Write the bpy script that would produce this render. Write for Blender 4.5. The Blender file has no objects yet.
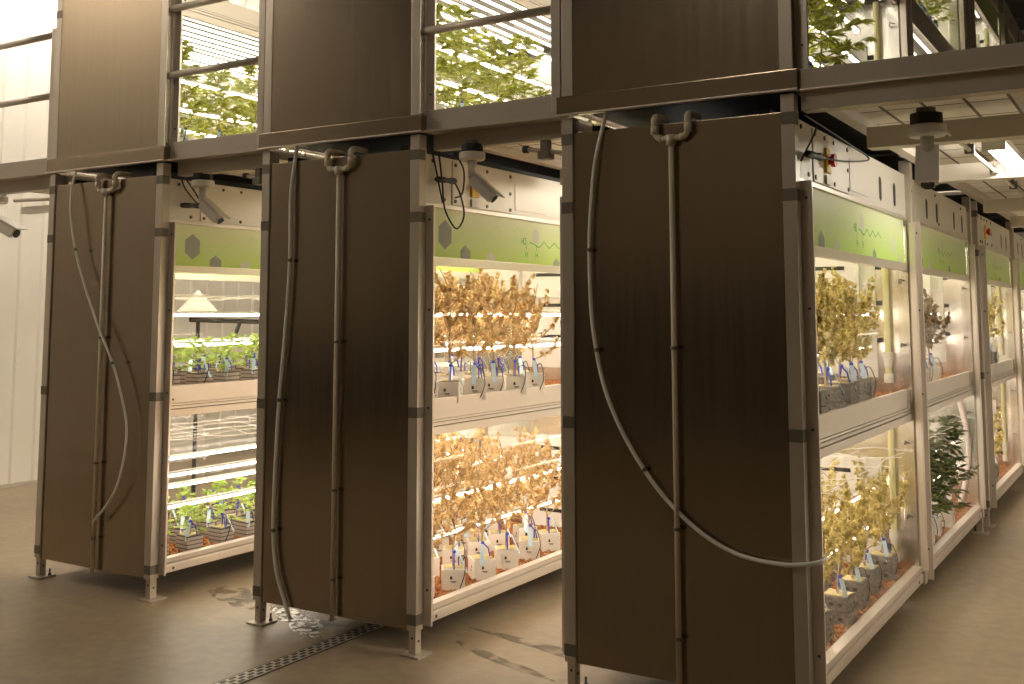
import bpy, bmesh, math, random
from mathutils import Vector, Matrix
R = math.radians
PI = math.pi
SC = bpy.context.scene
COL = SC.collection

# ------------------------------------------------------------------ camera
cam_d = bpy.data.cameras.new('camera')
cam = bpy.data.objects.new('camera', cam_d)
COL.objects.link(cam)
cam.location = (0, -4.1738, 1.6)
cam.rotation_euler = (R(90 + 5.668), 0, R(31.92))
cam_d.sensor_width = 36
cam_d.lens = 1061.86 * 36 / 1024
cam_d.shift_x = (512 - 502.9) / 1024
cam_d.shift_y = (208.55 - 342) / 1024
cam_d.clip_start = .05
cam_d.clip_end = 100
SC.camera = cam
SC.view_settings.view_transform = 'Standard'
SC.view_settings.look = 'None'
SC.view_settings.gamma = 1
SC.view_settings.exposure = 0.0
SC.view_settings.use_curve_mapping = False
SC.cycles.use_denoising = True
SC.cycles.max_bounces = 8
SC.cycles.transparent_max_bounces = 16
SC.cycles.sample_clamp_indirect = 6

# ------------------------------------------------------------------ materials
MATS = {}
def mat(name, col, rough=.5, metal=0, emit=None, es=0, spec=.5, trans=None):
    m = bpy.data.materials.new(name)
    m.use_nodes = True
    b = m.node_tree.nodes['Principled BSDF']
    b.inputs['Base Color'].default_value = (*col, 1)
    b.inputs['Roughness'].default_value = rough
    b.inputs['Metallic'].default_value = metal
    b.inputs['Specular IOR Level'].default_value = spec
    if emit:
        b.inputs['Emission Color'].default_value = (*emit, 1)
        b.inputs['Emission Strength'].default_value = es
    MATS[name] = m
    return m

def noise_mix(m, c1, c2, scale=(5, 5, 5), detail=4, lo=.35, hi=.65, rough=None, coord='Object', bump=0):
    nt = m.node_tree; N = nt.nodes; L = nt.links
    b = N['Principled BSDF']
    tc = N.new('ShaderNodeTexCoord'); mp = N.new('ShaderNodeMapping')
    mp.inputs['Scale'].default_value = scale
    nz = N.new('ShaderNodeTexNoise'); nz.inputs['Scale'].default_value = 1; nz.inputs['Detail'].default_value = detail
    cr = N.new('ShaderNodeValToRGB')
    cr.color_ramp.elements[0].position = lo; cr.color_ramp.elements[1].position = hi
    cr.color_ramp.elements[0].color = (*c1, 1); cr.color_ramp.elements[1].color = (*c2, 1)
    L.new(tc.outputs[coord], mp.inputs['Vector']); L.new(mp.outputs[0], nz.inputs['Vector'])
    L.new(nz.outputs['Fac'], cr.inputs[0]); L.new(cr.outputs[0], b.inputs['Base Color'])
    if rough:
        mr = N.new('ShaderNodeMapRange')
        mr.inputs['From Min'].default_value = lo; mr.inputs['From Max'].default_value = hi
        mr.inputs['To Min'].default_value = rough[0]; mr.inputs['To Max'].default_value = rough[1]
        L.new(nz.outputs['Fac'], mr.inputs['Value']); L.new(mr.outputs[0], b.inputs['Roughness'])
    if bump:
        bp = N.new('ShaderNodeBump'); bp.inputs['Strength'].default_value = bump; bp.inputs['Distance'].default_value = .01
        L.new(nz.outputs['Fac'], bp.inputs['Height']); L.new(bp.outputs[0], b.inputs['Normal'])
    return m

mat('stainless', (.44, .365, .27), .2, 1)
noise_mix(MATS['stainless'], (.34, .28, .205), (.37, .305, .225), (40, 40, 1.5), 3, .3, .7, (.22, .26))
mat('post', (.62, .55, .46), .38, .6)
mat('connector', (.20, .18, .14), .5, .6)
mat('alu', (.78, .70, .62), .36, .7)
mat('rail_paint', (.60, .53, .44), .4, .3)
mat('alu_dull', (.50, .44, .36), .5, .35)
mat('deck_steel', (.60, .53, .44), .5, .05)
mat('inner_steel', (.80, .76, .70), .24, 1)
noise_mix(MATS['inner_steel'], (.78, .74, .68), (.82, .78, .72), (3, 3, 12), 2, .3, .7, (.22, .27))
mat('white_panel', (.80, .77, .72), .5)
mat('ctrl_panel', (.72, .66, .57), .42, .25)
mat('dark', (.02, .018, .016), .6)
mat('black_rubber', (.018, .017, .016), .45)
mat('bolt', (.12, .105, .09), .4, .8)
mat('pipe', (.72, .62, .46), .4)
mat('hose', (.90, .86, .78), .35)
mat('white_plastic', (.74, .69, .61), .4)
mat('red', (.55, .03, .02), .35)
mat('yellow', (.80, .55, .06), .45)
WARM = (1.0, .90, .77)
mat('tube', (1, 1, 1), .4, 0, WARM, 15.5)
mat('tube_soft', (1, 1, 1), .4, 0, WARM, 6.5)
mat('tube_faint', (1, 1, 1), .4, 0, WARM, 2.2)
mat('tube_up', (1, 1, 1), .4, 0, (1.0, .93, .78), 4.6)
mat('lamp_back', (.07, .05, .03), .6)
mat('tube_mez', (1, 1, 1), .4, 0, WARM, 8.0)
mat('tube_dim', (1, 1, 1), .4, 0, WARM, 5.5)
mat('fixture_glow', (1, 1, 1), .4, 0, (1.0, .96, .87), 36.0)
mat('front_fill', (1, 1, 1), .4, 0, (1.0, .88, .72), 33.0)
mat('mid_fill', (1, 1, 1), .4, 0, (1.0, .89, .74), 56.0)
mat('aisle_fill', (1, 1, 1), .4, 0, (1.0, .93, .82), 20.0)
mat('hall_fill', (1, 1, 1), .4, 0, (1.0, .905, .79), 36.0)
mat('white_block', (.80, .74, .66), .7)
mat('grey_block', (.27, .24, .22), .5)
noise_mix(MATS['grey_block'], (.11, .095, .085), (.27, .24, .22), (30, 30, 60), 3, .35, .65)
mat('stripe_light', (.42, .36, .32), .7)
mat('stripe_dark', (.10, .08, .08), .7)
mat('rockwool', (.52, .43, .20), .9)
mat('pebble', (.50, .22, .10), .85)
noise_mix(MATS['pebble'], (.25, .075, .016), (.46, .19, .055), (30, 30, 30), 2, .35, .65)
mat('stem', (.36, .30, .13), .7)
mat('stem_brown', (.46, .32, .16), .7)
mat('tag', (.55, .72, .86), .5)
mat('tie', (.03, .05, .55), .45)
mat('string', (.85, .80, .72), .6)
mat('hexdark', (.30, .31, .25), .5)
mat('hexpale', (.62, .64, .52), .5)
mat('hexline', (.58, .70, .38), .5)
mat('letter', (.10, .42, .06), .5)
mat('yellow_hose', (.72, .66, .34), .35)
mat('pink_hose', (.82, .70, .66), .35)

def leafmat(name, c1, c2, scale=25, tr=.45):
    m = bpy.data.materials.new(name); m.use_nodes = True
    nt = m.node_tree; N = nt.nodes; L = nt.links
    b = N['Principled BSDF']; b.inputs['Roughness'].default_value = .6
    noise_mix(m, c1, c2, (scale,) * 3, 2, .35, .65)
    cr = [n for n in N if n.type == 'VALTORGB'][0]
    t = N.new('ShaderNodeBsdfTranslucent'); mx = N.new('ShaderNodeMixShader'); mx.inputs[0].default_value = tr
    L.new(cr.outputs[0], t.inputs['Color']); L.new(b.outputs[0], mx.inputs[1]); L.new(t.outputs[0], mx.inputs[2])
    L.new(mx.outputs[0], N['Material Output'].inputs['Surface'])
    MATS[name] = m
leafmat('bud_amber', (.60, .40, .17), (.97, .81, .50))
leafmat('bud_olive', (.42, .34, .08), (.93, .80, .38))
leafmat('bud_brown', (.20, .12, .07), (.52, .38, .22))
leafmat('leaf_green', (.36, .42, .05), (.74, .74, .22))
leafmat('leaf_seedling', (.30, .46, .07), (.66, .78, .26))
leafmat('leaf_dark', (.055, .085, .025), (.22, .24, .09))

def glassmat():
    m = bpy.data.materials.new('glass'); m.use_nodes = True
    nt = m.node_tree; N = nt.nodes; L = nt.links
    N.remove(N['Principled BSDF'])
    t = N.new('ShaderNodeBsdfTransparent'); t.inputs[0].default_value = (.97, .97, .96, 1)
    g = N.new('ShaderNodeBsdfGlossy'); g.inputs['Roughness'].default_value = .03
    lw = N.new('ShaderNodeLayerWeight'); lw.inputs['Blend'].default_value = .5
    pw = N.new('ShaderNodeMath'); pw.operation = 'POWER'; pw.inputs[1].default_value = 5
    f = N.new('ShaderNodeMath'); f.operation = 'MULTIPLY_ADD'; f.inputs[1].default_value = .35; f.inputs[2].default_value = .015
    L.new(lw.outputs['Facing'], pw.inputs[0]); L.new(pw.outputs[0], f.inputs[0])
    mx = N.new('ShaderNodeMixShader')
    L.new(f.outputs[0], mx.inputs[0]); L.new(t.outputs[0], mx.inputs[1]); L.new(g.outputs[0], mx.inputs[2])
    L.new(mx.outputs[0], N['Material Output'].inputs['Surface'])
    MATS['glass'] = m
glassmat()

def bannermat():
    m = mat('banner', (.5, .7, .3), .45)
    nt = m.node_tree; N = nt.nodes; L = nt.links
    tc = N.new('ShaderNodeTexCoord'); sp = N.new('ShaderNodeSeparateXYZ')
    mr = N.new('ShaderNodeMapRange'); mr.inputs['From Min'].default_value = 1.88; mr.inputs['From Max'].default_value = 2.13
    cr = N.new('ShaderNodeValToRGB')
    cr.color_ramp.elements[0].color = (.50, .70, .13, 1); cr.color_ramp.elements[1].color = (.72, .75, .48, 1)
    L.new(tc.outputs['Object'], sp.inputs[0]); L.new(sp.outputs['Z'], mr.inputs['Value']); L.new(mr.outputs[0], cr.inputs[0])
    L.new(cr.outputs[0], N['Principled BSDF'].inputs['Base Color'])
bannermat()

def floormat():
    m = mat('concrete', (.4, .35, .28), .45)
    nt = m.node_tree; N = nt.nodes; L = nt.links; b = N['Principled BSDF']
    tc = N.new('ShaderNodeTexCoord')
    n1 = N.new('ShaderNodeTexNoise'); n1.inputs['Scale'].default_value = 1.1; n1.inputs['Detail'].default_value = 6; n1.inputs['Roughness'].default_value = .6
    n2 = N.new('ShaderNodeTexNoise'); n2.inputs['Scale'].default_value = 14; n2.inputs['Detail'].default_value = 5
    c1 = N.new('ShaderNodeValToRGB'); c1.color_ramp.elements[0].position = .35; c1.color_ramp.elements[1].position = .7
    c1.color_ramp.elements[0].color = (.27, .205, .130, 1); c1.color_ramp.elements[1].color = (.38, .30, .20, 1)
    c2 = N.new('ShaderNodeValToRGB'); c2.color_ramp.elements[0].position = .3; c2.color_ramp.elements[1].position = .7
    c2.color_ramp.elements[0].color = (.86, .86, .86, 1); c2.color_ramp.elements[1].color = (1.06, 1.06, 1.06, 1)
    mx = N.new('ShaderNodeMix'); mx.data_type = 'RGBA'; mx.blend_type = 'MULTIPLY'; mx.inputs[0].default_value = 1
    L.new(tc.outputs['Object'], n1.inputs['Vector']); L.new(tc.outputs['Object'], n2.inputs['Vector'])
    L.new(n1.outputs['Fac'], c1.inputs[0]); L.new(n2.outputs['Fac'], c2.inputs[0])
    L.new(c1.outputs[0], mx.inputs[6]); L.new(c2.outputs[0], mx.inputs[7]); L.new(mx.outputs[2], b.inputs['Base Color'])
    mr = N.new('ShaderNodeMapRange'); mr.inputs['To Min'].default_value = .33; mr.inputs['To Max'].default_value = .55
    L.new(n1.outputs['Fac'], mr.inputs['Value']); L.new(mr.outputs[0], b.inputs['Roughness'])
floormat()

def wetmat():
    m = mat('wet_floor', (.16, .12, .06), .10, 0, spec=.7)
    nt = m.node_tree; N = nt.nodes; L = nt.links; b = N['Principled BSDF']
    tc = N.new('ShaderNodeTexCoord'); nz = N.new('ShaderNodeTexNoise'); nz.inputs['Scale'].default_value = 9; nz.inputs['Detail'].default_value = 6
    cr = N.new('ShaderNodeValToRGB'); cr.color_ramp.elements[0].position = .40; cr.color_ramp.elements[1].position = .52
    t = N.new('ShaderNodeBsdfTransparent'); mx = N.new('ShaderNodeMixShader')
    n2 = N.new('ShaderNodeTexNoise'); n2.inputs['Scale'].default_value = 45; n2.inputs['Detail'].default_value = 4
    bp = N.new('ShaderNodeBump'); bp.inputs['Strength'].default_value = .5; bp.inputs['Distance'].default_value = .02
    ml = N.new('ShaderNodeMath'); ml.operation = 'MULTIPLY'; ml.inputs[1].default_value = .62
    L.new(tc.outputs['Object'], nz.inputs['Vector']); L.new(tc.outputs['Object'], n2.inputs['Vector'])
    L.new(nz.outputs['Fac'], cr.inputs[0]); L.new(n2.outputs['Fac'], bp.inputs['Height']); L.new(bp.outputs[0], b.inputs['Normal'])
    L.new(cr.outputs[0], ml.inputs[0]); L.new(ml.outputs[0], mx.inputs[0]); L.new(t.outputs[0], mx.inputs[1]); L.new(b.outputs[0], mx.inputs[2])
    L.new(mx.outputs[0], N['Material Output'].inputs['Surface'])
wetmat()
def glintmat():
    m = mat('painted_glint', (.80, .76, .68), .35)
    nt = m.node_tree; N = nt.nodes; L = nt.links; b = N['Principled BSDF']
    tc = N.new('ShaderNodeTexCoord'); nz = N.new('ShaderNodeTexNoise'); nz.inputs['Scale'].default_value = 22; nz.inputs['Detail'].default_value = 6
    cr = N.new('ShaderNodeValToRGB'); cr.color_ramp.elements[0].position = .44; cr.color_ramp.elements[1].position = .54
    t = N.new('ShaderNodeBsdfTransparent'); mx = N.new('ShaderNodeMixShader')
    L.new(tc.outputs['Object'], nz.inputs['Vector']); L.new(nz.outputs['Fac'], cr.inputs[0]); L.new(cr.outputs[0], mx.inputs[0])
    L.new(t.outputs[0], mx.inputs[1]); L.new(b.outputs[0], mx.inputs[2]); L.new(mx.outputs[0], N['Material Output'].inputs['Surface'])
glintmat()
mat('wall_white', (.78, .73, .66), .6)
mat('wall_grey', (.38, .325, .25), .7)
mat('unseen_dark_band', (.035, .03, .022), .6)
mat('hall_dark', (.045, .04, .035), .8)
mat('deck_tile', (.80, .75, .68), .7)
def tilemat():
    m = MATS['deck_tile']; nt = m.node_tree; N = nt.nodes; L = nt.links; b = N['Principled BSDF']
    tc = N.new('ShaderNodeTexCoord')
    br = N.new('ShaderNodeTexBrick'); br.offset = 0.0
    br.inputs['Color1'].default_value = (.92, .86, .78, 1); br.inputs['Color2'].default_value = (.82, .75, .66, 1)
    br.inputs['Mortar'].default_value = (.22, .18, .14, 1); br.inputs['Scale'].default_value = 1
    br.inputs['Mortar Size'].default_value = .008; br.inputs['Brick Width'].default_value = .17; br.inputs['Row Height'].default_value = .34
    L.new(tc.outputs['Object'], br.inputs['Vector'])
    t = N.new('ShaderNodeBsdfTranslucent'); mx = N.new('ShaderNodeMixShader'); mx.inputs[0].default_value = .5
    L.new(br.outputs['Color'], b.inputs['Base Color']); L.new(br.outputs['Color'], t.inputs['Color'])
    L.new(b.outputs[0], mx.inputs[1]); L.new(t.outputs[0], mx.inputs[2]); L.new(mx.outputs[0], N['Material Output'].inputs['Surface'])
tilemat()

# ------------------------------------------------------------------ mesh helpers
class MB:
    def __init__(s):
        s.v = []; s.f = []; s.m = []; s.mats = []
    def mi(s, m):
        if m not in s.mats: s.mats.append(m)
        return s.mats.index(m)
    def face(s, pts, m):
        k = len(s.v); s.v += [tuple(p) for p in pts]
        s.f.append(tuple(range(k, k + len(pts)))); s.m.append(s.mi(m)); return s
    def box(s, x0, x1, y0, y1, z0, z1, m, bev=0):
        if bev:
            bm = bmesh.new()
            bmesh.ops.create_cube(bm, size=1)
            for v in bm.verts:
                v.co = Vector(((x0 + x1) / 2 + v.co.x * (x1 - x0), (y0 + y1) / 2 + v.co.y * (y1 - y0), (z0 + z1) / 2 + v.co.z * (z1 - z0)))
            bmesh.ops.bevel(bm, geom=bm.edges[:], offset=bev, segments=2, affect='EDGES', profile=.7)
            s.frombm(bm, m); return s
        k = len(s.v)
        s.v += [(x0, y0, z0), (x1, y0, z0), (x1, y1, z0), (x0, y1, z0), (x0, y0, z1), (x1, y0, z1), (x1, y1, z1), (x0, y1, z1)]
        for q in ((3, 2, 1, 0), (4, 5, 6, 7), (0, 1, 5, 4), (1, 2, 6, 5), (2, 3, 7, 6), (3, 0, 4, 7)):
            s.f.append(tuple(k + i for i in q)); s.m.append(s.mi(m))
        return s
    def frombm(s, bm, m, mtx=None):
        k = len(s.v); bm.verts.index_update()
        for v in bm.verts: s.v.append(tuple(mtx @ v.co if mtx else v.co))
        for f in bm.faces:
            s.f.append(tuple(k + v.index for v in f.verts)); s.m.append(s.mi(m))
        bm.free(); return s
    def tube(s, pts, r, m, n=8, cap=True):
        pts = [Vector(p) for p in pts]
        rr = r if isinstance(r, (list, tuple)) else [r] * len(pts)
        up = None; k0 = len(s.v)
        for i, p in enumerate(pts):
            d = (pts[min(i + 1, len(pts) - 1)] - pts[max(i - 1, 0)])
            d = d.normalized() if d.length > 1e-9 else Vector((0, 0, 1))
            if up is None:
                a = Vector((0, 0, 1)) if abs(d.z) < .9 else Vector((1, 0, 0))
                up = d.cross(a).normalized()
            else:
                up = (up - d * up.dot(d)).normalized()
            w = d.cross(up)
            for j in range(n):
                t = 2 * PI * j / n
                s.v.append(tuple(p + (up * math.cos(t) + w * math.sin(t)) * rr[i]))
        mi = s.mi(m)
        for i in range(len(pts) - 1):
            for j in range(n):
                a = k0 + i * n + j; b = k0 + i * n + (j + 1) % n
                s.f.append((a, b, b + n, a + n)); s.m.append(mi)
        if cap:
            s.f.append(tuple(k0 + j for j in reversed(range(n)))); s.m.append(mi)
            e = k0 + (len(pts) - 1) * n
            s.f.append(tuple(e + j for j in range(n))); s.m.append(mi)
        return s
    def cyl(s, p0, p1, r, m, n=12): return s.tube([p0, p1], r, m, n)
    def mesh(s, name, smooth=False):
        me = bpy.data.meshes.new(name)
        me.from_pydata(s.v, [], s.f)
        for m in s.mats: me.materials.append(MATS[m])
        me.polygons.foreach_set('material_index', s.m)
        if smooth: me.polygons.foreach_set('use_smooth', [True] * len(s.f))
        me.update()
        return me

def curve_pts(pts, sub=6):
    """Catmull-Rom through the points."""
    P = [Vector(p) for p in pts]; out = []
    for i in range(len(P) - 1):
        a = P[max(i - 1, 0)]; b = P[i]; c = P[i + 1]; d = P[min(i + 2, len(P) - 1)]
        for k in range(sub):
            t = k / sub
            out.append(.5 * ((2 * b) + (c - a) * t + (2 * a - 5 * b + 4 * c - d) * t * t + (3 * b - a - 3 * c + d) * t ** 3))
    out.append(P[-1]); return out

def link(o, parent=None):
    COL.objects.link(o)
    if parent: o.parent = parent
    return o
def obj(name, mb, parent=None, smooth=False):
    me = mb if isinstance(mb, bpy.types.Mesh) else mb.mesh(name, smooth)
    return link(bpy.data.objects.new(name, me), parent)
def tag(o, label, cat, group=None, kind=None):
    if label: o['label'] = label
    if cat: o['category'] = cat
    if group: o['group'] = group
    if kind: o['kind'] = kind
    return o
def thing(name, label, cat, loc=(0, 0, 0), group=None, rz=0):
    o = bpy.data.objects.new(name, None); o.empty_display_size = .1
    o.location = loc; o.rotation_euler = (0, 0, rz)
    COL.objects.link(o)
    return tag(o, label, cat, group)
def struct(name, mb, smooth=False):
    o = obj(name, mb, None, smooth); o['kind'] = 'structure'; return o
CACHE = {}
def cached(key, fn, smooth=False):
    if key not in CACHE: CACHE[key] = fn().mesh(key, smooth)
    return CACHE[key]
def P(name, key, fn, parent, smooth=False, loc=None):
    o = link(bpy.data.objects.new(name, cached(key, fn, smooth)), parent)
    if loc: o.location = loc
    return o

# ------------------------------------------------------------------ dimensions
W = 1.052            # width of a row
L1 = 2.19             # pitch of a bay
LEN = 4.45
AX, BX, CX = -5.957, -4.114, -2.270
C2Y = 4.76

# ------------------------------------------------------------------ room shell
def room():
    X0, X1, Y0, Y1, H = -9.23, 5.0, -8.5, 16.0, 6.0
    f = MB(); f.face([(X0, Y0, 0), (X1, Y0, 0), (X1, Y1, 0), (X0, Y1, 0)], 'concrete'); struct('floor', f)
    c = MB(); c.face([(X0, Y0, H), (X0, Y1, H), (X1, Y1, H), (X1, Y0, H)], 'hall_dark')
    for y in range(-8, 16, 3):
        c.box(X0, X1, y, y + .18, H - .35, H, 'hall_dark')
    struct('ceiling', c)
    w = MB()                                   # ribbed sheet cladding
    y = Y0
    prof = []
    while y < Y1:
        prof += [(y, 0), (y + .10, 0), (y + .115, .022), (y + .15, .022), (y + .165, 0)]
        y += .235
    for (a, da), (b, db) in zip(prof[:-1], prof[1:]):
        w.face([(X0 + da, a, 0), (X0 + db, b, 0), (X0 + db, b, H), (X0 + da, a, H)], 'wall_white')
    struct('wall_left', w)
    w = MB(); w.face([(X1, Y0, 0), (X1, Y1, 0), (X1, Y1, H), (X1, Y0, H)], 'wall_grey'); struct('wall_right', w)
    w = MB(); w.face([(X0, Y1, 0), (X1, Y1, 0), (X1, Y1, H), (X0, Y1, H)], 'wall_white'); struct('wall_back', w)
    w = MB(); w.face([(X0, Y0, 2.1), (X1, Y0, 2.1), (X1, Y0, H), (X0, Y0, H)], 'wall_grey'); w.box(X0, X1, Y0, Y0 + .03, 0, 2.1, 'unseen_dark_band'); struct('wall_front', w)  # dark lower band is added, unseen, for the end panels to reflect
    w = MB(); w.box(X0, X0 + .04, Y0, -4.6, 0, 1.25, 'unseen_dark_band'); struct('trim_20', w)  # unseen dark strip added to darken what the panels mirror
    b = MB(); b.box(X0, X0 + .03, Y0, Y1, 0, .03, 'alu_dull'); struct('baseboard_left', b)
room()

# drain channel in the floor
def drain():
    t = thing('drain_channel', 'slotted steel drain channel set in the floor under the middle rack', 'drain', (-3.545, 0, 0))
    a = MB(); a.box(-.058, .045, -5.5, 6, .0005, .003, 'dark'); obj('channel', a, t)
    g = MB(); g.box(-.044, .042, -5.5, 6, .002, .006, 'alu_dull')
    y = -3.0
    while y < 2.0:
        for i, x in enumerate((-.028, -.001, .026)):
            o = .028 if i % 2 else 0
            g.box(x - .009, x + .009, y + o, y + o + .036, .0055, .0068, 'dark')
        y += .056
    o = obj('grate', g, t)
drain()

def blob(cx, cy, rx, ry, n, seed, z=.0012, rot=0, mt='wet_floor'):
    rnd = random.Random(seed); m = MB()
    ph = [rnd.uniform(0, 6.28) for _ in range(4)]
    pts = []
    for i in range(n):
        t = 2 * PI * i / n
        k = 1 + .18 * math.sin(2 * t + ph[0]) + .14 * math.sin(3 * t + ph[1]) + .08 * math.sin(7 * t + ph[2]) + .05 * math.sin(11 * t + ph[3])
        x, y = rx * k * math.cos(t), ry * k * math.sin(t)
        pts.append((cx + x * math.cos(rot) - y * math.sin(rot), cy + x * math.sin(rot) + y * math.cos(rot), z))
    m.face(pts, mt); return m
tag(obj('puddle', blob(-3.90, .16, .34, .15, 60, 3, rot=-.5)), 'shiny puddle of water around the foot of the middle rack', 'puddle', kind='stuff')
tag(obj('painted_glint', blob(-3.93, .13, .25, .10, 60, 3, .0022, -.5, 'painted_glint')), 'white glint painted on the puddle at the left foot of the middle rack', 'painted_glint', kind='stuff')  # whitish noise patch painted in for the glint of window light
tag(obj('puddle', blob(-2.55, .42, .52, .05, 60, 5, rot=-.15)), 'thin wet trickle on the floor in the aisle right of the middle rack', 'puddle', kind='stuff')
tag(obj('puddle', blob(-2.72, .16, .30, .04, 60, 8, rot=-.35)), 'short wet streak beside the right foot of the middle rack', 'puddle', kind='stuff')
tag(obj('puddle', blob(-4.58, .30, .26, .11, 60, 9, rot=-.3)), 'wet patch on the floor right of the left rack', 'puddle', kind='stuff')

# ------------------------------------------------------------------ grow rack
def hexpts(cy, cz, r, x, sx=1, flat=.86):
    return [(x, cy + r * flat * math.sin(PI / 3 * k) * sx, cz + r * math.cos(PI / 3 * k)) for k in range(6)]
def clip_low(pts, z):
    out = []
    for a, b in zip(pts, pts[1:] + pts[:1]):
        ina, inb = a[2] >= z, b[2] >= z
        if ina: out.append(a)
        if ina != inb:
            t = (z - a[2]) / (b[2] - a[2])
            out.append((a[0], a[1] + (b[1] - a[1]) * t, z))
    return out
def strip(m, x, p, q, w, mt):
    (y0, z0), (y1, z1) = p, q
    d = Vector((y1 - y0, z1 - z0)); n = Vector((-d.y, d.x)).normalized() * w / 2
    m.face([(x, y0 - n.x, z0 - n.y), (x, y1 - n.x, z1 - n.y), (x, y1 + n.x, z1 + n.y), (x, y0 + n.x, z0 + n.y)], mt)
def letter(m, x, ch, y, z, h, mt='letter'):
    w = h * .6
    S = {'H': [((0, 0), (0, 1)), ((1, 0), (1, 1)), ((0, .5), (1, .5))],
         'O': [((0, 0), (0, 1)), ((1, 0), (1, 1)), ((0, 0), (1, 0)), ((0, 1), (1, 1))]}[ch]
    for a, b in S: strip(m, x, (y + a[0] * w, z + a[1] * h), (y + b[0] * w, z + b[1] * h), h * .16, mt)

def b_banner():
    m = MB(); m.box(W - .034, W - .028, .032, L1 - .07, 1.885, 2.131, 'banner')
    x = W - .0272; nv = len(m.v)
    m.face(hexpts(.146, 2.0, .076, x), 'hexdark')
    m.face(clip_low(hexpts(.331, 1.895, .062, x), 1.886), 'hexdark')
    m.face(clip_low(hexpts(.581, 1.885, .055, x), 1.886), 'hexpale')
    m.face(hexpts(1.062, 2.045, .048, x), 'hexpale')
    m.face(clip_low(hexpts(1.305, 1.88, .052, x), 1.886), 'hexdark')
    m.face(hexpts(1.74, 1.97, .052, x), 'hexpale')
    m.face(clip_low(hexpts(1.90, 1.90, .045, x), 1.886), 'hexpale')
    for (cy, cz, r) in ((.46, 1.985, .055), (.64, 2.03, .05), (.74, 1.95, .05), (.86, 2.04, .045), (1.5, 2.03, .05), (1.6, 1.96, .05)):
        h = hexpts(cy, cz, r, x)
        for a, b in zip(h, h[1:] + h[:1]): strip(m, x, (a[1], a[2]), (b[1], b[2]), .006, 'hexline')
    for a, b in (((.21, 1.98), (.41, 1.97)), ((.33, 1.94), (.41, 1.97)), ((.51, 2.0), (.6, 2.02)), ((.68, 2.0), (.70, 1.97)), ((.78, 1.97), (.9, 2.0))):
        strip(m, x, a, b, .005, 'hexline')
    zz = [(.99, 2.01), (1.04, 2.0), (1.10, 1.985), (1.16, 2.02), (1.22, 1.985), (1.28, 2.02), (1.34, 1.99), (1.40, 2.02), (1.46, 1.99)]
    for a, b in zip(zz[:-1], zz[1:]): strip(m, x, a, b, .006, 'letter')
    strip(m, x, (.955, 1.99), (.955, 1.965), .006, 'letter'); strip(m, x, (1.07, 1.995), (1.07, 1.965), .006, 'letter')
    letter(m, x, 'H', .90, 1.995, .034); letter(m, x, 'O', .928, 1.995, .034)
    letter(m, x, 'H', .945, 1.922, .034); letter(m, x, 'H', 1.06, 1.922, .034)
    for q in range(nv, len(m.v)): m.v[q] = (m.v[q][0], m.v[q][1] + .085, m.v[q][2])
    return m

def b_post(sx, rear=False):
    m = MB(); x = 0 if sx < 0 else W - .055
    m.box(x, x + .055, -.03, .03, .12, 2.475, 'post', .003)
    return m
def b_conn(sx, z):
    m = MB(); x = -.001 if sx < 0 else W - .054
    m.box(x, x + .055, -.0312, .02, z, z + .05, 'connector')
    return m
def b_leg(sx):
    m = MB(); x = .008 if sx < 0 else W - .047
    m.box(x, x + .039, -.02, .024, .012, .12, 'post', .002)
    m.cyl((x + .02, -.0235, .085), (x + .02, -.019, .085), .006, 'bolt', 8)
    m.cyl((x + .038, .002, .07), (x + .0425, .002, .07), .006, 'bolt', 8)
    return m
def b_plate(sx):
    m = MB(); cx = .028 if sx < 0 else W - .028
    m.box(cx - .055, cx + .055, -.045, .07, 0, .010, 'alu_dull', .002)
    dx = .04 if sx < 0 else -.04
    m.cyl((cx + dx, .035, .008), (cx + dx, .035, .024), .010, 'bolt', 6); m.cyl((cx + dx, .035, .024), (cx + dx, .035, .05), .005, 'bolt', 6)
    return m
def b_frame(side):      # proud window stiles of one bay, mirrored for side -1
    m = MB()
    for y0, y1 in ((.03, .044),):
        m.box(W - .03, W + .045, y0, y1, .135, 2.13, 'alu', .002)
        for z in (.30, 1.15, 1.62, 2.06): m.cyl((W + .022, y0 - .003, z), (W + .022, y0, z), .006, 'bolt', 8)
    return m
def b_frame_end():
    m = MB(); m.box(W, W + .032, L1 - .072, L1 - .036, .20, 2.112, 'alu', .002); return m
def b_midpost():
    m = MB(); m.box(W - .05, W + .012, L1 - .036, L1 + .03, .12, 2.475, 'alu_dull', .002)
    for z in (.22, .6, 1.15, 1.62, 2.0, 2.3): m.cyl((W + .011, L1 - .005, z), (W + .0145, L1 - .005, z), .007, 'bolt', 8)
    return m
def b_rail():
    m = MB()
    m.box(W - .05, W, .03, L1 - .036, .19, .217, 'alu', .004)
    m.box(W - .05, W - .008, .03, L1 - .036, .174, .192, 'alu_dull')
    m.box(W - .05, W + .003, .03, L1 - .036, .134, .178, 'alu', .008)
    for y in (.13, L1 - .16): m.cyl((W + .003, y, .155), (W + .0055, y, .155), .008, 'bolt', 8)
    return m
def b_tray():
    m = MB(); x = W - .03
    m.box(x - .02, x, .04, L1 - .12, 1.083, 1.183, 'alu', .003)
    m.box(x - .02, x + .004, L1 - .12, L1 - .075, 1.07, 1.18, 'alu_dull', .003)
    for z0, z1, d in ((1.070, 1.081, .002), (1.052, 1.066, .004), (1.008, 1.046, .008)):
        m.box(x - .02, x + d, .04, L1 - .06, z0, z1, 'alu')
    m.box(x - .018, x - .004, .04, L1 - .06, 1.008, 1.08, 'connector')
    m.cyl((x, .12, 1.105), (x + .0025, .12, 1.105), .007, 'bolt', 8)
    return m
def b_bframe():
    m = MB()
    m.box(W - .05, W - .018, .03, L1 - .036, 1.842, 1.885, 'alu', .003)
    m.box(W - .05, W - .014, .03, L1 - .036, 2.130, 2.150, 'alu', .003)
    return m
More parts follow.
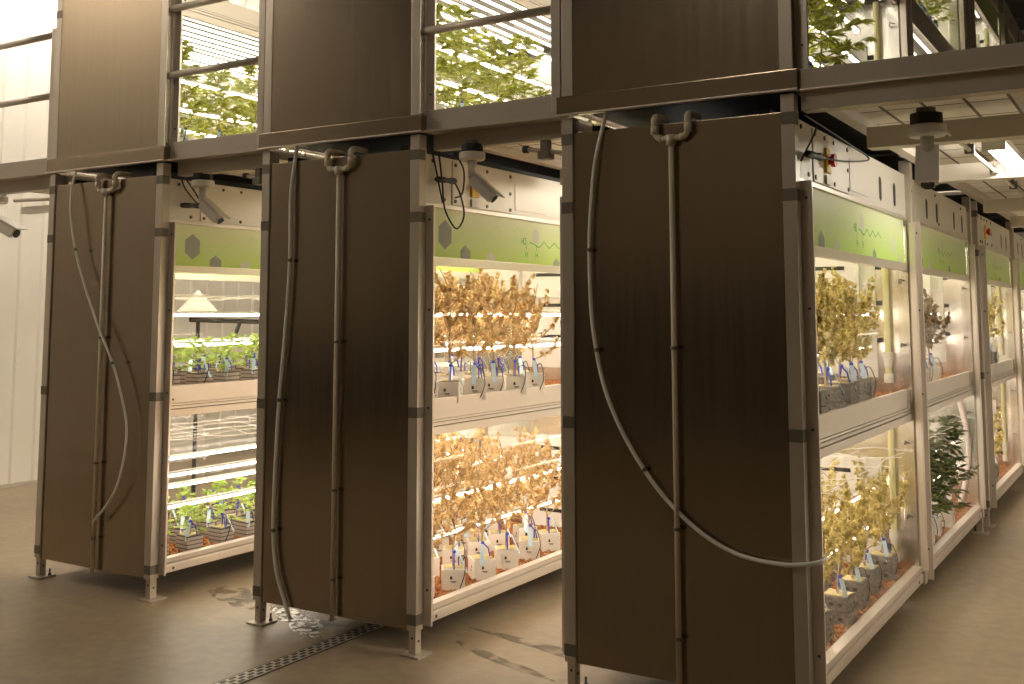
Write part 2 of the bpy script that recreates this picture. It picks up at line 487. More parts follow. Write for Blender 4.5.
def b_glass(z0, z1):
    m = MB(); m.box(W - .046, W - .041, .044, L1 - .05, z0, z1, 'glass'); return m

def b_bed(z):
    m = MB(); m.box(.03, W - .035, .035, L1 - .04, z - .045, z - .02, 'white_panel')
    if z < .5: m.box(.03, W - .035, .035, L1 - .04, z - .06, z - .045, 'dark')
    return m
def b_ceil(z, mt):
    m = MB(); m.box(.05, W - .05, .035, L1 - .05, z, z + .02, mt); return m
def b_lightbar(x, z):
    m = MB(); m.box(x - .011, x + .011, .04, L1 - .15, z + .008, z + .022, 'white_panel')
    for y in (.04, L1 - .165): m.box(x - .016, x + .016, y, y + .018, z - .016, z + .022, 'white_plastic')
    return m
def b_tube(x, z, mt, r=.0105):
    m = MB(); m.tube([(x, .058, z), (x, L1 - .166, z)], r, mt, 6); return m
def b_partition():
    m = MB(); m.box(.012, W - .012, L1 - .034, L1 - .022, .17, 2.36, 'inner_steel')
    for x in (W - .085,):
        m.box(x, x + .07, L1 - .046, L1 - .034, .2, 2.1, 'inner_steel', .003)
    return m
def b_ventbox(z0):
    """white air box on the bay's end wall with slots"""
    m = MB(); y = L1 - .034
    m.box(.33, W - .20, y - .012, y, max(z0 + .03, .19), z0 + .73, 'white_panel', .004)
    m.box(.40, W - .28, y - .055, y - .012, z0 + .50, z0 + .73, 'white_panel', .006)
    m.box(.05, .33, y - .09, y, z0 + .38, z0 + .70, 'white_panel', .006)
    return m
def b_vslot(z, wide, raised):
    m = MB(); y = L1 - .034
    if wide: m.box(W - .58, W - .36, y - .058 if raised else y - .015, y - .011, z - .012, z + .010, 'dark')
    else: m.box(W - .215, W - .165, y - .004, y - .001, z - .012, z + .014, 'dark')
    return m
def b_pipe(z0, z1, mt, bow=0.0):
    m = MB(); y = L1 - .075
    pts = [(W - .135 + bow * math.sin(PI * k / 10), y, z0 + (z1 - z0) * k / 10) for k in range(11)]
    m.tube(pts, .017, mt, 8)
    if not bow:
        for k, r in ((0, .026), (.09, .021), (.12, .027)):
            m.cyl((W - .135, y, z0 + k), (W - .135, y, z0 + k + .05), r, 'white_plastic', 10)
    return m
def b_hook(z):
    m = MB(); m.tube([(W - .06, L1 - .046, z), (W - .06, L1 - .085, z - .004), (W - .058, L1 - .088, z + .016), (W - .03, L1 - .086, z + .004)], .004, 'bolt', 5)
    return m
def b_net(z, seed):
    rnd = random.Random(seed); m = MB(); r = .0022
    n = 4
    for i in range(n + 1):
        x = .06 + (W - .12) * i / n
        pts = [(x + rnd.uniform(-.02, .02), .05 + (L1 - .12) * k / 8, z + rnd.uniform(-.012, .012)) for k in range(9)]
        m.tube(pts, r, 'string', 4, False)
    for k in range(8):
        y = .08 + (L1 - .18) * k / 7
        pts = [(.02 + (W - .04) * i / 5, y + rnd.uniform(-.03, .03), z + rnd.uniform(-.02, .02)) for i in range(6)]
        m.tube(pts, r, 'string', 4, False)
    return m
def b_ctrl(first):
    m = MB(); x = W - .02
    m.box(W - .05, x, .03, L1 - .036, 2.15, 2.392, 'ctrl_panel')
    if first:
        m.box(x, x + .006, .03, .255, 2.15, 2.388, 'ctrl_panel', .002)
        m.box(x, x + .007, .275, .86, 2.155, 2.383, 'ctrl_panel', .003)
        ys = (.30, .45, .6, .84); pts = [(y, z) for y in ys for z in (2.175, 2.362)] + [(.84, 2.265), (.10, 2.362), (.20, 2.175)]
        for y, z in pts: m.cyl((x + .006, y, z), (x + .0115, y, z), .010, 'bolt', 8)
        sl = (1.53, 1.87)
        m.box(x, x + .003,   .90, 1.24, 2.18, 2.33, 'ctrl_panel', .001)
    else:
        for y, z in ((.1, 2.36), (.9, 2.36), (1.0, 2.18), (1.9, 2.36)): m.cyl((x, y, z), (x + .005, y, z), .009, 'bolt', 8)
        sl = (.60, .94, 1.60, 1.94)
        m.box(x, x + .004, 1.0, 1.15, 2.18, 2.33, 'ctrl_panel', .001)
    for y in sl:
        pts = []
        for k in range(12):
            t = 2 * PI * k / 12
            pts.append((x + .0012, y + .032 * math.cos(t), 2.25 + (.035 if math.sin(t) >= 0 else -.035) + .03 * math.sin(t)))
        m.face(pts, 'dark')
    return m
def b_estop():
    m = MB(); x = W - .0125
    m.box(x, x + .012, .44, .51, 2.21, 2.32, 'yellow', .004)
    m.box(x, x + .010, .44, .51, 2.16, 2.20, 'white_plastic', .002)
    return m
def b_estop_knob():
    m = MB(); x = W - .002
    m.cyl((x, .475, 2.265), (x + .015, .475, 2.265), .018, 'red', 12); m.cyl((x + .013, .475, 2.265), (x + .03, .475, 2.265), .029, 'red', 14)
    return m
def b_top():
    m = MB()
    m.box(.055, W - .055, .05, LEN - .05, 2.37, 2.385, 'dark')
    m.box(.12, .17, .04, LEN - .05, 2.385, 2.44, 'dark'); m.box(W - .17, W - .12, .04, LEN - .05, 2.385, 2.44, 'dark')
    return m
def b_endpanel():
    m = MB(); m.box(.055, W - .055, -.022, .012, .118, 2.405, 'stainless', .003)
    return m
def b_endpanel_up():
    m = MB(); m.box(.0, W, -.028, .012, .19, 2.405, 'stainless', .003)
    return m

BARS_X = (.235, W - .225)
def mirror(o):
    o.scale = (-1, 1, 1); o.location.x = W; return o

def rack(label, loc, upper=False, nets=(True, True), group=None, bays=2, soft='tube', stop=False):
    u = 'up' if upper else 'low'
    t = thing('grow_rack', label, 'grow rack', loc, group)
    P('end_panel', 'end_panel_' + u, b_endpanel_up if upper else b_endpanel, t)
    for sx in (-1, 1):
        p = P('corner_post', f'post{sx}', lambda: b_post(sx), t)
        for z in (.145, 1.105, 2.045, 2.352): P('connector_block', f'conn{sx}{z}', lambda: b_conn(sx, z), p)
        e = P('corner_post', f'post{sx}', lambda: b_post(sx), t, loc=(0, LEN - .02, 0))
        if not upper:
            for y in (0, LEN - .02):
                l = P('leg', f'leg{sx}', lambda: b_leg(sx), t, loc=(0, y, 0))
                P('foot_plate', f'plate{sx}', lambda: b_plate(sx), l)
    P('top_cover', 'top', b_top, t)
    for k in range(bays):
        y = k * L1
        for side in (1, -1):
            S = (lambda o: mirror(o)) if side < 0 else (lambda o: o)
            def Q(name, key, fn, par=t):
                return S(P(name, key, fn, par, loc=(0, y, 0)))
            Q('window_stile', 'frame', lambda: b_frame(1)); Q('window_stile', 'frame_end', b_frame_end)
            if k == 0: Q('middle_post', 'midpost', b_midpost)
            Q('side_rail', 'rail', b_rail); Q('tray_edge', 'tray', b_tray)
            Q('banner_frame', 'bframe', b_bframe); Q('banner', 'banner', b_banner)
            Q('glass_pane', 'glass_low', lambda: b_glass(.217, 1.01)); Q('glass_pane', 'glass_high', lambda: b_glass(1.184, 1.842))
            c = Q('control_panel', f'ctrl{k == 0}', lambda: b_ctrl(k == 0))
            if k == 0 and side > 0 and stop:
                e = P('emergency_stop', 'estop', b_estop, t); e['label'] = 'yellow plate with a red emergency knob'
                P('knob', 'estop_knob', b_estop_knob, e)
        def V(name, key, fn, par=t): return P(name, key, fn, par, loc=(0, y, 0))
        V('tray_bed', 'bed_low', lambda: b_bed(.20)); V('tray_bed', 'bed_high', lambda: b_bed(1.16))
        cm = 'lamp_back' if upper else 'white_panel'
        V('bay_ceiling', 'ceil_low' + cm, lambda: b_ceil(1.04, cm)); V('bay_ceiling', 'ceil_high' + cm, lambda: b_ceil(2.09, cm))
        w = V('bay_partition', 'partition', b_partition)
        for z0, zz in ((.06, 'a'), (1.21, 'b')):
            P('air_box', 'vent' + zz, lambda: b_ventbox(z0), w); [P('air_slot', f'slot{zz}{dz}{wd}', lambda: b_vslot(z0 + dz, wd, dz > .5), w) for dz in (.655, .45, .24) for wd in (True, False)]
        [P('hook', f'hook{hz}', lambda: b_hook(hz), w) for hz in (.48, .88, 1.42, 1.78)]
        if k == 0:
            V('drain_hose', 'pipe_a', lambda: b_pipe(1.215, 1.98, 'yellow_hose')); V('drain_hose', 'pipe_b', lambda: b_pipe(.235, 1.03, 'yellow_hose'))
        else:
            V('drain_hose', 'pipe_c', lambda: b_pipe(.235, 1.03, 'pink_hose', .07))
        for z0 in (.0, .96):
            zs = (.45, .635)
            if upper: zs = (.48, .66, .85) if z0 == 0 else (.48, .66)
            for x in BARS_X:
                for z in zs:
                    lb = V('light_bar', f'lb{x:.2f}{z0 + z:.2f}', lambda: b_lightbar(x, z0 + z))
                    P('lamp_tube', f'lt{x:.2f}{z0 + z:.2f}{soft}', lambda: b_tube(x, z0 + z, soft), lb)
            n = 10 if upper else 6
            for i in range(n):
                x = .09 + (W - .18) * i / (n - 1)
                zt = 1.022 if z0 == 0 else 2.077
                mt = 'tube_up' if upper else ('tube_faint' if soft == 'tube_dim' else 'tube_soft')
                P('ceiling_tube', f'ct{i}{z0}{mt}', lambda: b_tube(x, zt, mt, .0095 if upper else .013), t, loc=(0, y, 0))
        if nets[0]: V('trellis_net', 'net_low', lambda: b_net(.84, 4))
        if nets[1]: V('trellis_net', 'net_high', lambda: b_net(1.71, 7))
    return t

ZU = 2.38
G1 = None
rack('left steel grow rack on the floor holding trays of green seedlings', (AX, 0, 0))
rack('middle steel grow rack on the floor holding amber flowering plants under a green banner', (BX, 0, 0), nets=(False, False), stop=True)
rack('right steel grow rack on the floor with a hose hanging across its end', (CX, 0, 0), nets=(True, False), stop=True)
rack('far grow rack standing behind the right rack along the right aisle', (CX, C2Y, 0), nets=(False, False), stop=True)
rack('grow rack on the far side of the right aisle', (-.30, 0, 0), nets=(False, False), soft='tube_dim')
rack('second grow rack on the far side of the right aisle', (-.30, C2Y, 0), nets=(False, False), soft='tube_dim')
rack('upper left grow rack on the mezzanine beside the white wall', (AX, 0, ZU), upper=True, nets=(False, False), soft='tube_mez')
rack('upper middle grow rack on the mezzanine between two guard rails', (BX, 0, ZU), upper=True, nets=(False, False), soft='tube_mez')
rack('upper right grow rack on the mezzanine above the hose', (CX, 0, ZU), upper=True, nets=(False, False), soft='tube_mez')
rack('upper far grow rack on the mezzanine behind the upper right rack', (CX, C2Y, ZU), upper=True, nets=(False, False), soft='tube_mez')

# ------------------------------------------------------------------ pebbles
def b_pebbles(seed):
    rnd = random.Random(seed); m = MB()
    bm0 = bmesh.new(); bmesh.ops.create_icosphere(bm0, subdivisions=1, radius=1)
    base = [v.co.copy() for v in bm0.verts]; fc = [[v.index for v in f.verts] for f in bm0.faces]; bm0.free()
    m.box(.04, W - .056, .045, L1 - .05, -.012, -.004, 'pebble')
    mi = m.mi('pebble')
    nx, ny = 38, 74
    for i in range(nx):
        for j in range(ny):
            x = .045 + (W - .10) * (i + rnd.uniform(-.1, 1.1)) / nx; y = .055 + (L1 - .12) * (j + rnd.uniform(-.1, 1.1)) / ny
            r = rnd.uniform(.009, .016); z = rnd.uniform(-.004, .006)
            k = len(m.v); sx, sy, sz = (r * rnd.uniform(.8, 1.2) for _ in range(3))
            m.v += [(min(max(x + c.x * sx, .04), W - .056), y + c.y * sy, z + c.z * sz) for c in base]
            for f in fc: m.f.append(tuple(k + a for a in f)); m.m.append(mi)
    return m
def pebbles(x, y, z, where):
    o = link(bpy.data.objects.new('clay_pebbles', cached('pebbles', lambda: b_pebbles(1))))
    o.location = (x, y, z); tag(o, f'orange brown clay pebbles filling {where}', 'clay pebbles', kind='stuff')
pebbles(AX, 0, .188, 'the lower tray of the left rack')
pebbles(BX, 0, .188, 'the lower tray of the middle rack')
pebbles(CX, 0, .188, 'the nearest lower tray of the right rack')
pebbles(CX, L1, .188, 'the second lower tray of the right rack')
pebbles(CX, C2Y, .188, 'the lower tray of the far rack')
pebbles(AX, 0, 1.148, 'the upper tray of the left rack')
pebbles(BX, 0, 1.148, 'the upper tray of the middle rack')
pebbles(CX, 0, 1.148, 'the nearest upper tray of the right rack')
pebbles(CX, L1, 1.148, 'the second upper tray of the right rack')

# ------------------------------------------------------------------ plants
def b_block(kind):
    m = MB(); s = .060; h = .105
    if kind == 'white':
        m.box(-s, s, -s, s, 0, h, 'white_block', .004)
        for sgn, ax in ((1, 'x'), (-1, 'y'), (-1, 'x')):
            for (a, b, w, hh) in ((-.012, .064, .007, .008), (0, .046, .018, .002), (.002, .040, .013, .0015)):
                if ax == 'x':
                    xx = sgn * (s + .0006); m.face([(xx, a - w, b - hh), (xx, a + w, b - hh), (xx, a + w * .6, b + hh), (xx, a - w * .8, b + hh)], 'dark')
                else:
                    yy = sgn * (s + .0006); m.face([(a - w, yy, b - hh), (a + w, yy, b - hh), (a + w * .6, yy, b + hh), (a - w * .8, yy, b + hh)], 'dark')
    elif kind == 'grey':
        s = .066; h = .125
        m.box(-s, s, -s, s, 0, .06, 'grey_block', .005); m.box(-s * .98, s * .98, -s * .98, s * .98, .062, h, 'grey_block', .005)
        for z in (.03, .092):
            for xx, yy, ax in ((s + .0008, .02, 'x'), (-.01, -s - .0008, 'y'), (.03, -s - .0008, 'y')):
                pts = []
                for k in range(8):
                    t = PI / 4 * k; a, b = .012 * math.cos(t), .008 * math.sin(t)
                    pts.append((xx, yy + a, z + b) if ax == 'x' else (xx + a, yy, z + b))
                m.face(pts, 'dark')
    else:
        n = 4; s = .056; h = .092
        for i in range(n):
            z0 = h * i / n
            m.box(-s, s, -s, s, z0, z0 + h / n * .74, 'stripe_light', .002)
            m.box(-s * .97, s * .97, -s * .97, s * .97, z0 + h / n * .72, z0 + h / n * 1.02, 'stripe_dark')
    return m, h, s
def b_blocktop(h, s):
    m = MB(); n = 5; rnd = random.Random(2)
    g = [[(-s * .86 + 2 * s * .86 * i / n, -s * .86 + 2 * s * .86 * j / n, h + .002 + rnd.uniform(0, .006)) for j in range(n + 1)] for i in range(n + 1)]
    for i in range(n):
        for j in range(n): m.face([g[i][j], g[i + 1][j], g[i + 1][j + 1], g[i][j + 1]], 'rockwool')
    return m
_ICO = None
def ico():
    global _ICO
    if _ICO is None:
        bm0 = bmesh.new(); bmesh.ops.create_icosphere(bm0, subdivisions=1, radius=1)
        _ICO = ([v.co.copy() for v in bm0.verts], [[v.index for v in f.verts] for f in bm0.faces]); bm0.free()
    return _ICO
def bud(m, p, r, mt, rnd, el=1.3, leaves=7):
    b, fc = ico(); k = len(m.v); mi = m.mi(mt)
    for c in b:
        q = 1 + rnd.uniform(-.35, .3)
        m.v.append((p.x + c.x * r * q * .8, p.y + c.y * r * q * .8, p.z + c.z * r * q * .8 * el))
    for f in fc: m.f.append(tuple(k + a for a in f)); m.m.append(mi)
    for _ in range(leaves):
        d = Vector((rnd.gauss(0, 1), rnd.gauss(0, 1), rnd.gauss(.2, .8))).normalized()
        s = d.cross(Vector((rnd.gauss(0, 1), rnd.gauss(0, 1), rnd.gauss(0, 1)))).normalized() * r * rnd.uniform(.22, .36)
        a = p + d * r * .35; t = p + d * r * rnd.uniform(1.3, 2.0); mid = a.lerp(t, .45)
        m.face([a, mid - s, t, mid + s], mt)
def leaf(m, p, d, size, mt, rnd, n=5):
    """palmate leaf: n pointed leaflets fanning out around d"""
    up = Vector((rnd.gauss(0, .3), rnd.gauss(0, .3), 1)); side = d.cross(up).normalized(); nrm = side.cross(d).normalized()
    for i in range(n):
        a = (i - (n - 1) / 2) * (1.9 / n); L = size * (1 - .18 * abs(i - (n - 1) / 2))
        e = (d * math.cos(a) + side * math.sin(a)); w = e.cross(nrm).normalized() * L * .13
        tip = p + e * L - nrm * L * .18; mid = p + e * L * .5 + nrm * L * .03
        m.face([p, mid - w, tip, mid + w], mt)
def flower_plant(seed, H, spread, mt, nbr, rbud, dens=1.0, upright=1.0):
    """returns (stem builder mesh, foliage mesh); origin at the block's top"""
    rnd = random.Random(seed); st = MB(); fo = MB()
    main = [Vector((0, 0, 0))]
    for k in range(1, 8): main.append(Vector((rnd.uniform(-.012, .012) * k * .5, rnd.uniform(-.012, .012) * k * .5, H * k / 7)))
    st.tube(main, [.006 - .0006 * i for i in range(8)], 'stem_brown', 5)
    def pos(t):
        i = min(int(t * 7), 6); return main[i].lerp(main[i + 1], t * 7 - i)
    def cola(p, d, L):
        n = max(3, int(L / (rbud * 1.35) * dens))
        for i in range(n):
            q = p + d * L * i / n; r = rbud * (1.15 - .5 * i / n) * rnd.uniform(.75, 1.2)
            bud(fo, q + Vector((rnd.uniform(-1, 1), rnd.uniform(-1, 1), rnd.uniform(-.5, .5))) * rbud * .75, r, mt, rnd)
    cola(pos(.55), Vector((0, 0, 1)), H * .47)
    for b in range(nbr):
        t = .14 + .62 * (b + rnd.random() * .7) / nbr; a = b * 2.4 + rnd.uniform(-.4, .4)
        p = pos(t); out = Vector((math.cos(a), math.sin(a), 0))
        reach = spread * (1 - .45 * t) * rnd.uniform(.5, 1.1); rise = H * rnd.uniform(.12, .24)
        e = p + out * reach + Vector((0, 0, rise))
        st.tube([p, p.lerp(e, .5) - Vector((0, 0, rise * .12)), e], [.0035, .003, .002], 'stem_brown', 4)
        cola(p.lerp(e, .45), (e - p).normalized(), (e - p).length * .55)
        cola(e, (out * .3 + Vector((0, 0, 1))).normalized(), H * rnd.uniform(.10, .22) * upright)
        for _ in range(2):
            q = p.lerp(e, rnd.uniform(.3, .8)); leaf(fo, q, (out + Vector((rnd.uniform(-.8, .8), rnd.uniform(-.8, .8), rnd.uniform(-.4, .3)))).normalized(), rbud * 2.6, mt, rnd, 3)
    return st, fo
def leafy_plant(seed, H, spread, mt, nbr, size, nl):
    rnd = random.Random(seed); st = MB(); fo = MB()
    main = [Vector((rnd.uniform(-.01, .01) * k, rnd.uniform(-.01, .01) * k, H * k / 6)) for k in range(7)]; main[0] = Vector((0, 0, 0))
    st.tube(main, [.0055 - .0006 * i for i in range(7)], 'stem', 5)
    for b in range(nbr):
        t = .12 + .86 * b / max(nbr - 1, 1); i = min(int(t * 6), 5); p = main[i].lerp(main[i + 1], t * 6 - i)
        a = b * 2.4 + rnd.uniform(-.3, .3); out = Vector((math.cos(a), math.sin(a), 0))
        e = p + out * spread * (1.05 - .75 * t) * rnd.uniform(.6, 1.1) + Vector((0, 0, H * rnd.uniform(.04, .2)))
        st.tube([p, p.lerp(e, .5), e], [.003, .0025, .0015], 'stem', 4)
        for j in range(nl):
            q = p.lerp(e, .3 + .7 * (j + 1) / nl)
            d = (out * rnd.uniform(.3, 1) + Vector((rnd.uniform(-.9, .9), rnd.uniform(-.9, .9), rnd.uniform(-.3, .6)))).normalized()
            leaf(fo, q, d, size * rnd.uniform(.7, 1.15), mt, rnd)
    for j in range(4):
        a = j * 1.57; leaf(fo, main[-1], Vector((math.cos(a), math.sin(a), .7)).normalized(), size * .8, mt, rnd)
    return st, fo
def b_tagstrip(seed, h):
    rnd = random.Random(seed); m = MB()
    a = rnd.uniform(-1.2, .6); p = Vector((.03 * math.cos(a), .03 * math.sin(a), h + .075)); d = Vector((math.cos(a) * .45, math.sin(a) * .45, -1)).normalized()
    s = Vector((-math.sin(a), math.cos(a), 0)) * .011; q = p + d * .11; n = d.cross(s).normalized() * .0012
    m.face([p - s + n, q - s + n, q + s + n, p + s + n], 'tag'); m.face([p + s - n, q + s - n, q - s - n, p - s - n], 'tag')
    for u, v in ((p - s, q - s), (q - s, q + s), (q + s, p + s), (p + s, p - s)): m.face([u + n, v + n, v - n, u - n], 'tag')
    return m
def b_tie(seed, h):
    rnd = random.Random(seed); m = MB()
    b, fc = ico(); k = len(m.v); mi = m.mi('tie'); p = Vector((.012, -.008, h + .08))
    m.v += [tuple(p + c * .011) for c in b]
    for f in fc: m.f.append(tuple(k + a for a in f)); m.m.append(mi)
    a = rnd.uniform(0, 6.28)
    m.tube([p, p + Vector((.03 * math.cos(a), .03 * math.sin(a), -.03)), p + Vector((.042 * math.cos(a), .042 * math.sin(a), -.085))], .004, 'tie', 5)
    m.tube([p, (0.002, .002, h + .03), (-.01, .012, h)], .0045, 'tie', 5)
    return m
def b_dripper(seed, h):
    rnd = random.Random(seed); m = MB(); a = rnd.uniform(-1, 1); s = .055
    m.tube([(.02, .02, h - .02), (.02, .02, h + .05)], .0035, 'tie', 5)
    m.tube(curve_pts([(.02, .02, h + .045), (s, .01 + .02 * a, h + .055), (s + .03, -.02, h - .02), (s + .02, -.05, h - .09)], 4), .0028, 'black_rubber', 5)
    return m

NV = 4
KINDS = {}
def kind(key, fn, block):
    KINDS[key] = ([fn(i) for i in range(NV)], block)
def mk(pair, key): return pair[0].mesh(key + '_stem'), pair[1].mesh(key + '_foliage')
kind('amber_low', lambda i: mk(flower_plant(10 + i, .60, .18, 'bud_amber', 13, .0175, .48), f'al{i}'), 'white')
kind('amber_high', lambda i: mk(flower_plant(20 + i, .54, .17, 'bud_amber', 11, .017, .46), f'ah{i}'), 'white')
kind('olive', lambda i: mk(flower_plant(30 + i, .44, .14, 'bud_olive', 12, .017, .85, 1.7), f'ol{i}'), 'grey')
kind('olive_tall', lambda i: mk(flower_plant(40 + i, .50, .12, 'bud_olive', 12, .0175, .85, 1.7), f'ot{i}'), 'grey')
kind('brown', lambda i: mk(flower_plant(50 + i, .46, .17, 'bud_brown', 12, .019), f'br{i}'), 'white')
kind('dark', lambda i: mk(leafy_plant(60 + i, .50, .20, 'leaf_dark', 26, .075, 8), f'dk{i}'), 'white')
kind('seedling', lambda i: mk(leafy_plant(70 + i, .17, .12, 'leaf_seedling', 8, .06, 4), f'sd{i}'), 'stripe')
kind('leafy', lambda i: mk(leafy_plant(80 + i, .54, .24, 'leaf_green', 26, .068, 7), f'lf{i}'), 'white')
BLOCK = {}
for k in ('white', 'grey', 'stripe'):
    mb, h, s = b_block(k); BLOCK[k] = (mb.mesh('block_' + k), b_blocktop(h, s).mesh('blocktop_' + k), h)
TAGM = {}
def tagm(i, h):
    if (i, h) not in TAGM: TAGM[(i, h)] = (b_tagstrip(i, h).mesh('tag'), b_tie(i, h).mesh('tie'), b_dripper(i, h).mesh('dripper'))
    return TAGM[(i, h)]

RND = random.Random(77)
PCOUNT = [0]
def plant(kind_key, name, x, y, z, label, group, scale=1.0, turn=(-.1, .1)):
    var, blk = KINDS[kind_key]; bm_, bt, h = BLOCK[blk]
    PCOUNT[0] += 1; i = PCOUNT[0]
    t = thing(name, label, 'plant', (x, y, z), group)
    b = link(bpy.data.objects.new('growing_block', bm_), t)
    b.rotation_euler = (0, 0, RND.uniform(*turn))
    link(bpy.data.objects.new('block_top', bt), b)
    st, fo = var[RND.randrange(NV)]
    rot = RND.uniform(0, 6.28)
    s = link(bpy.data.objects.new('stem', st), t); f = link(bpy.data.objects.new('foliage', fo), t)
    sc = scale * RND.uniform(.88, 1.1)
    for o in (s, f):
        o.location = (0, 0, h); o.rotation_euler = (0, 0, rot); o.scale = (sc, sc, sc)
    a, c, d = tagm(RND.randrange(5), h)
    link(bpy.data.objects.new('plant_tag', a), t); link(bpy.data.objects.new('tie', c), t)
    if RND.random() < .6: link(bpy.data.objects.new('dripper', d), t)
    return t
ORD = ['leftmost', 'second from left', 'third from left', 'fourth from left', 'fifth from left', 'sixth from left', 'seventh from left', 'eighth from left', 'ninth from left']
NEAR = ['nearest', 'second nearest', 'third nearest', 'fourth nearest', 'fifth nearest', 'sixth nearest', 'seventh nearest', 'eighth nearest']
ROWN = ['front row', 'second row', 'third row', 'back row']
def tray_plants(kk, name, adj, x0, y0, z, rows, where, group, order=ORD, scale=1.0, jit=.02, turn=(-.1, .1)):
    for r, (dx, ys) in enumerate(rows):
        for n, yy in enumerate(ys):
            plant(kk, name, x0 + W - dx + RND.uniform(-jit, jit), y0 + yy + RND.uniform(-jit, jit), z,
                  f'{adj}, {order[n]} in {ROWN[r]}, {where}', group, scale, turn)
def rng(a, n, st): return [a + st * i for i in range(n)]
ZL, ZH = .190, 1.150
tray_plants('seedling', 'seedling', 'seedling in striped block', AX, 0, ZL,
            [(.15, rng(.12, 4, .255)), (.37, rng(.25, 5, .245)), (.60, rng(.33, 6, .245)), (.86, rng(.45, 6, .25))], 'lower tray of left rack', 'seedlings in the lower tray of the left rack', ORD, .82)
tray_plants('seedling', 'seedling', 'seedling in striped block', AX, 0, ZH,
            [(.12, rng(.15, 4, .235)), (.34, rng(.27, 5, .24)), (.58, rng(.35, 6, .245)), (.84, rng(.5, 6, .25))], 'upper tray of left rack', 'seedlings in the upper tray of the left rack')
tray_plants('amber_low', 'flowering_plant', 'amber flowering plant', BX, 0, ZL,
            [(.16, rng(.24, 6, .262)), (.40, rng(.36, 6, .25)), (.63, rng(.52, 5, .26)), (.88, rng(.75, 4, .26))], 'lower tray of middle rack', 'flowering plants in the lower tray of the middle rack', ORD, 1.0, .02, (.4, .9))
tray_plants('amber_high', 'flowering_plant', 'amber flowering plant', BX, 0, ZH,
            [(.10, rng(.16, 6, .215)), (.34, rng(.26, 6, .24)), (.60, rng(.45, 5, .25)), (.86, rng(.70, 4, .26))], 'upper tray of middle rack', 'flowering plants in the upper tray of the middle rack', ORD, 1.0, .02, (.2, .8))
tray_plants('olive', 'flowering_plant', 'olive plant in grey block', CX, 0, ZL,
            [(.16, rng(.28, 6, .318)), (.40, rng(.48, 5, .31)), (.64, rng(.9, 4, .28))], 'near lower tray of right rack', 'flowering plants in the near lower tray of the right rack', NEAR)
tray_plants('olive_tall', 'flowering_plant', 'olive plant in grey block', CX, 0, ZH,
            [(.12, rng(.20, 6, .25)), (.36, rng(.38, 6, .26)), (.60, rng(.9, 4, .26))], 'near upper tray of right rack', 'flowering plants in the near upper tray of the right rack', NEAR)
tray_plants('dark', 'leafy_plant', 'dark green bushy plant', CX, L1, ZL,
            [(.14, rng(.45, 4, .3)), (.40, rng(.7, 4, .3))], 'second lower tray of right rack', 'bushy plants in the second lower tray of the right rack', NEAR)
tray_plants('brown', 'flowering_plant', 'brown flowering plant', CX, L1, ZH,
            [(.14, rng(.35, 4, .27)), (.40, rng(.8, 3, .3))], 'second upper tray of right rack', 'flowering plants in the second upper tray of the right rack', NEAR)
tray_plants('olive', 'flowering_plant', 'olive flowering plant', CX, C2Y, ZL, [(.14, rng(.5, 3, .35))], 'lower tray of far rack', 'flowering plants in the lower tray of the far rack', NEAR)
tray_plants('olive', 'flowering_plant', 'olive flowering plant', CX, C2Y, ZH, [(.14, rng(.5, 3, .35))], 'upper tray of far rack', 'flowering plants in the upper tray of the far rack', NEAR)
ZUP = ZU + ZL
tray_plants('leafy', 'leafy_plant', 'green leafy plant', AX, 0, ZUP, [(.16, rng(.25, 3, .3)), (.5, rng(.55, 4, .3)), (.82, rng(.8, 4, .3))], 'mezzanine left rack', 'leafy plants in the upper left rack', ORD, .92, .03)
tray_plants('leafy', 'leafy_plant', 'green leafy plant', BX, 0, ZUP, [(.16, rng(.25, 4, .32)), (.5, rng(.5, 5, .3)), (.82, rng(.9, 4, .3))], 'mezzanine middle rack', 'leafy plants in the upper middle rack', ORD, .98, .03)
tray_plants('leafy', 'leafy_plant', 'green leafy plant', CX, 0, ZUP, [(.16, rng(.22, 4, .26)), (.45, rng(.45, 4, .28))], 'mezzanine right rack', 'leafy plants in the upper right rack', NEAR, 1.12, .03)
tray_plants('leafy', 'leafy_plant', 'green leafy plant', CX, L1, ZU + ZH, [(.14, rng(.9, 4, .28))], 'high tray of mezzanine right rack', 'leafy plants in the high tray of the upper right rack', NEAR, .9, .03)

# white triangular wedge in the left rack
tb = MB()
tb.face([(-.02, -.17, 0), (-.02, .17, 0), (0, 0, .15)], 'white_panel'); tb.face([(.02, .17, 0), (.02, -.17, 0), (0, 0, .15)], 'white_panel')
tb.face([(-.02, -.17, 0), (0, 0, .15), (.02, -.17, 0)], 'white_panel'); tb.face([(-.02, .17, 0), (.02, .17, 0), (0, 0, .15)], 'white_panel'); tb.face([(-.02, -.17, 0), (.02, -.17, 0), (.02, .17, 0), (-.02, .17, 0)], 'white_panel')
o = obj('white_wedge', tb); o.location = (AX + .235, 1.0, 1.594 + .024)
tag(o, 'white triangular wedge standing on a light bar in the left rack', 'wedge')

t = thing('bar_stand', 'dark horizontal bar on struts seen through the upper bay of the left rack', 'stand', (-6.6, 1.9, 0))
m = MB(); m.tube([(0, -.18, 1.555), (0, .72, 1.53)], .02, 'dark', 8); obj('bar', m, t)
for p, q in (((0, -.10, 1.55), (0, -.10, 0)), ((0, .36, 1.54), (0, .05, .9))):
    m = MB(); m.tube([p, q], .016, 'dark', 8); obj('strut', m, t)
m = MB(); m.box(-.2, .2, -.3, .1, 0, .02, 'dark', .004); obj('base', m, t)

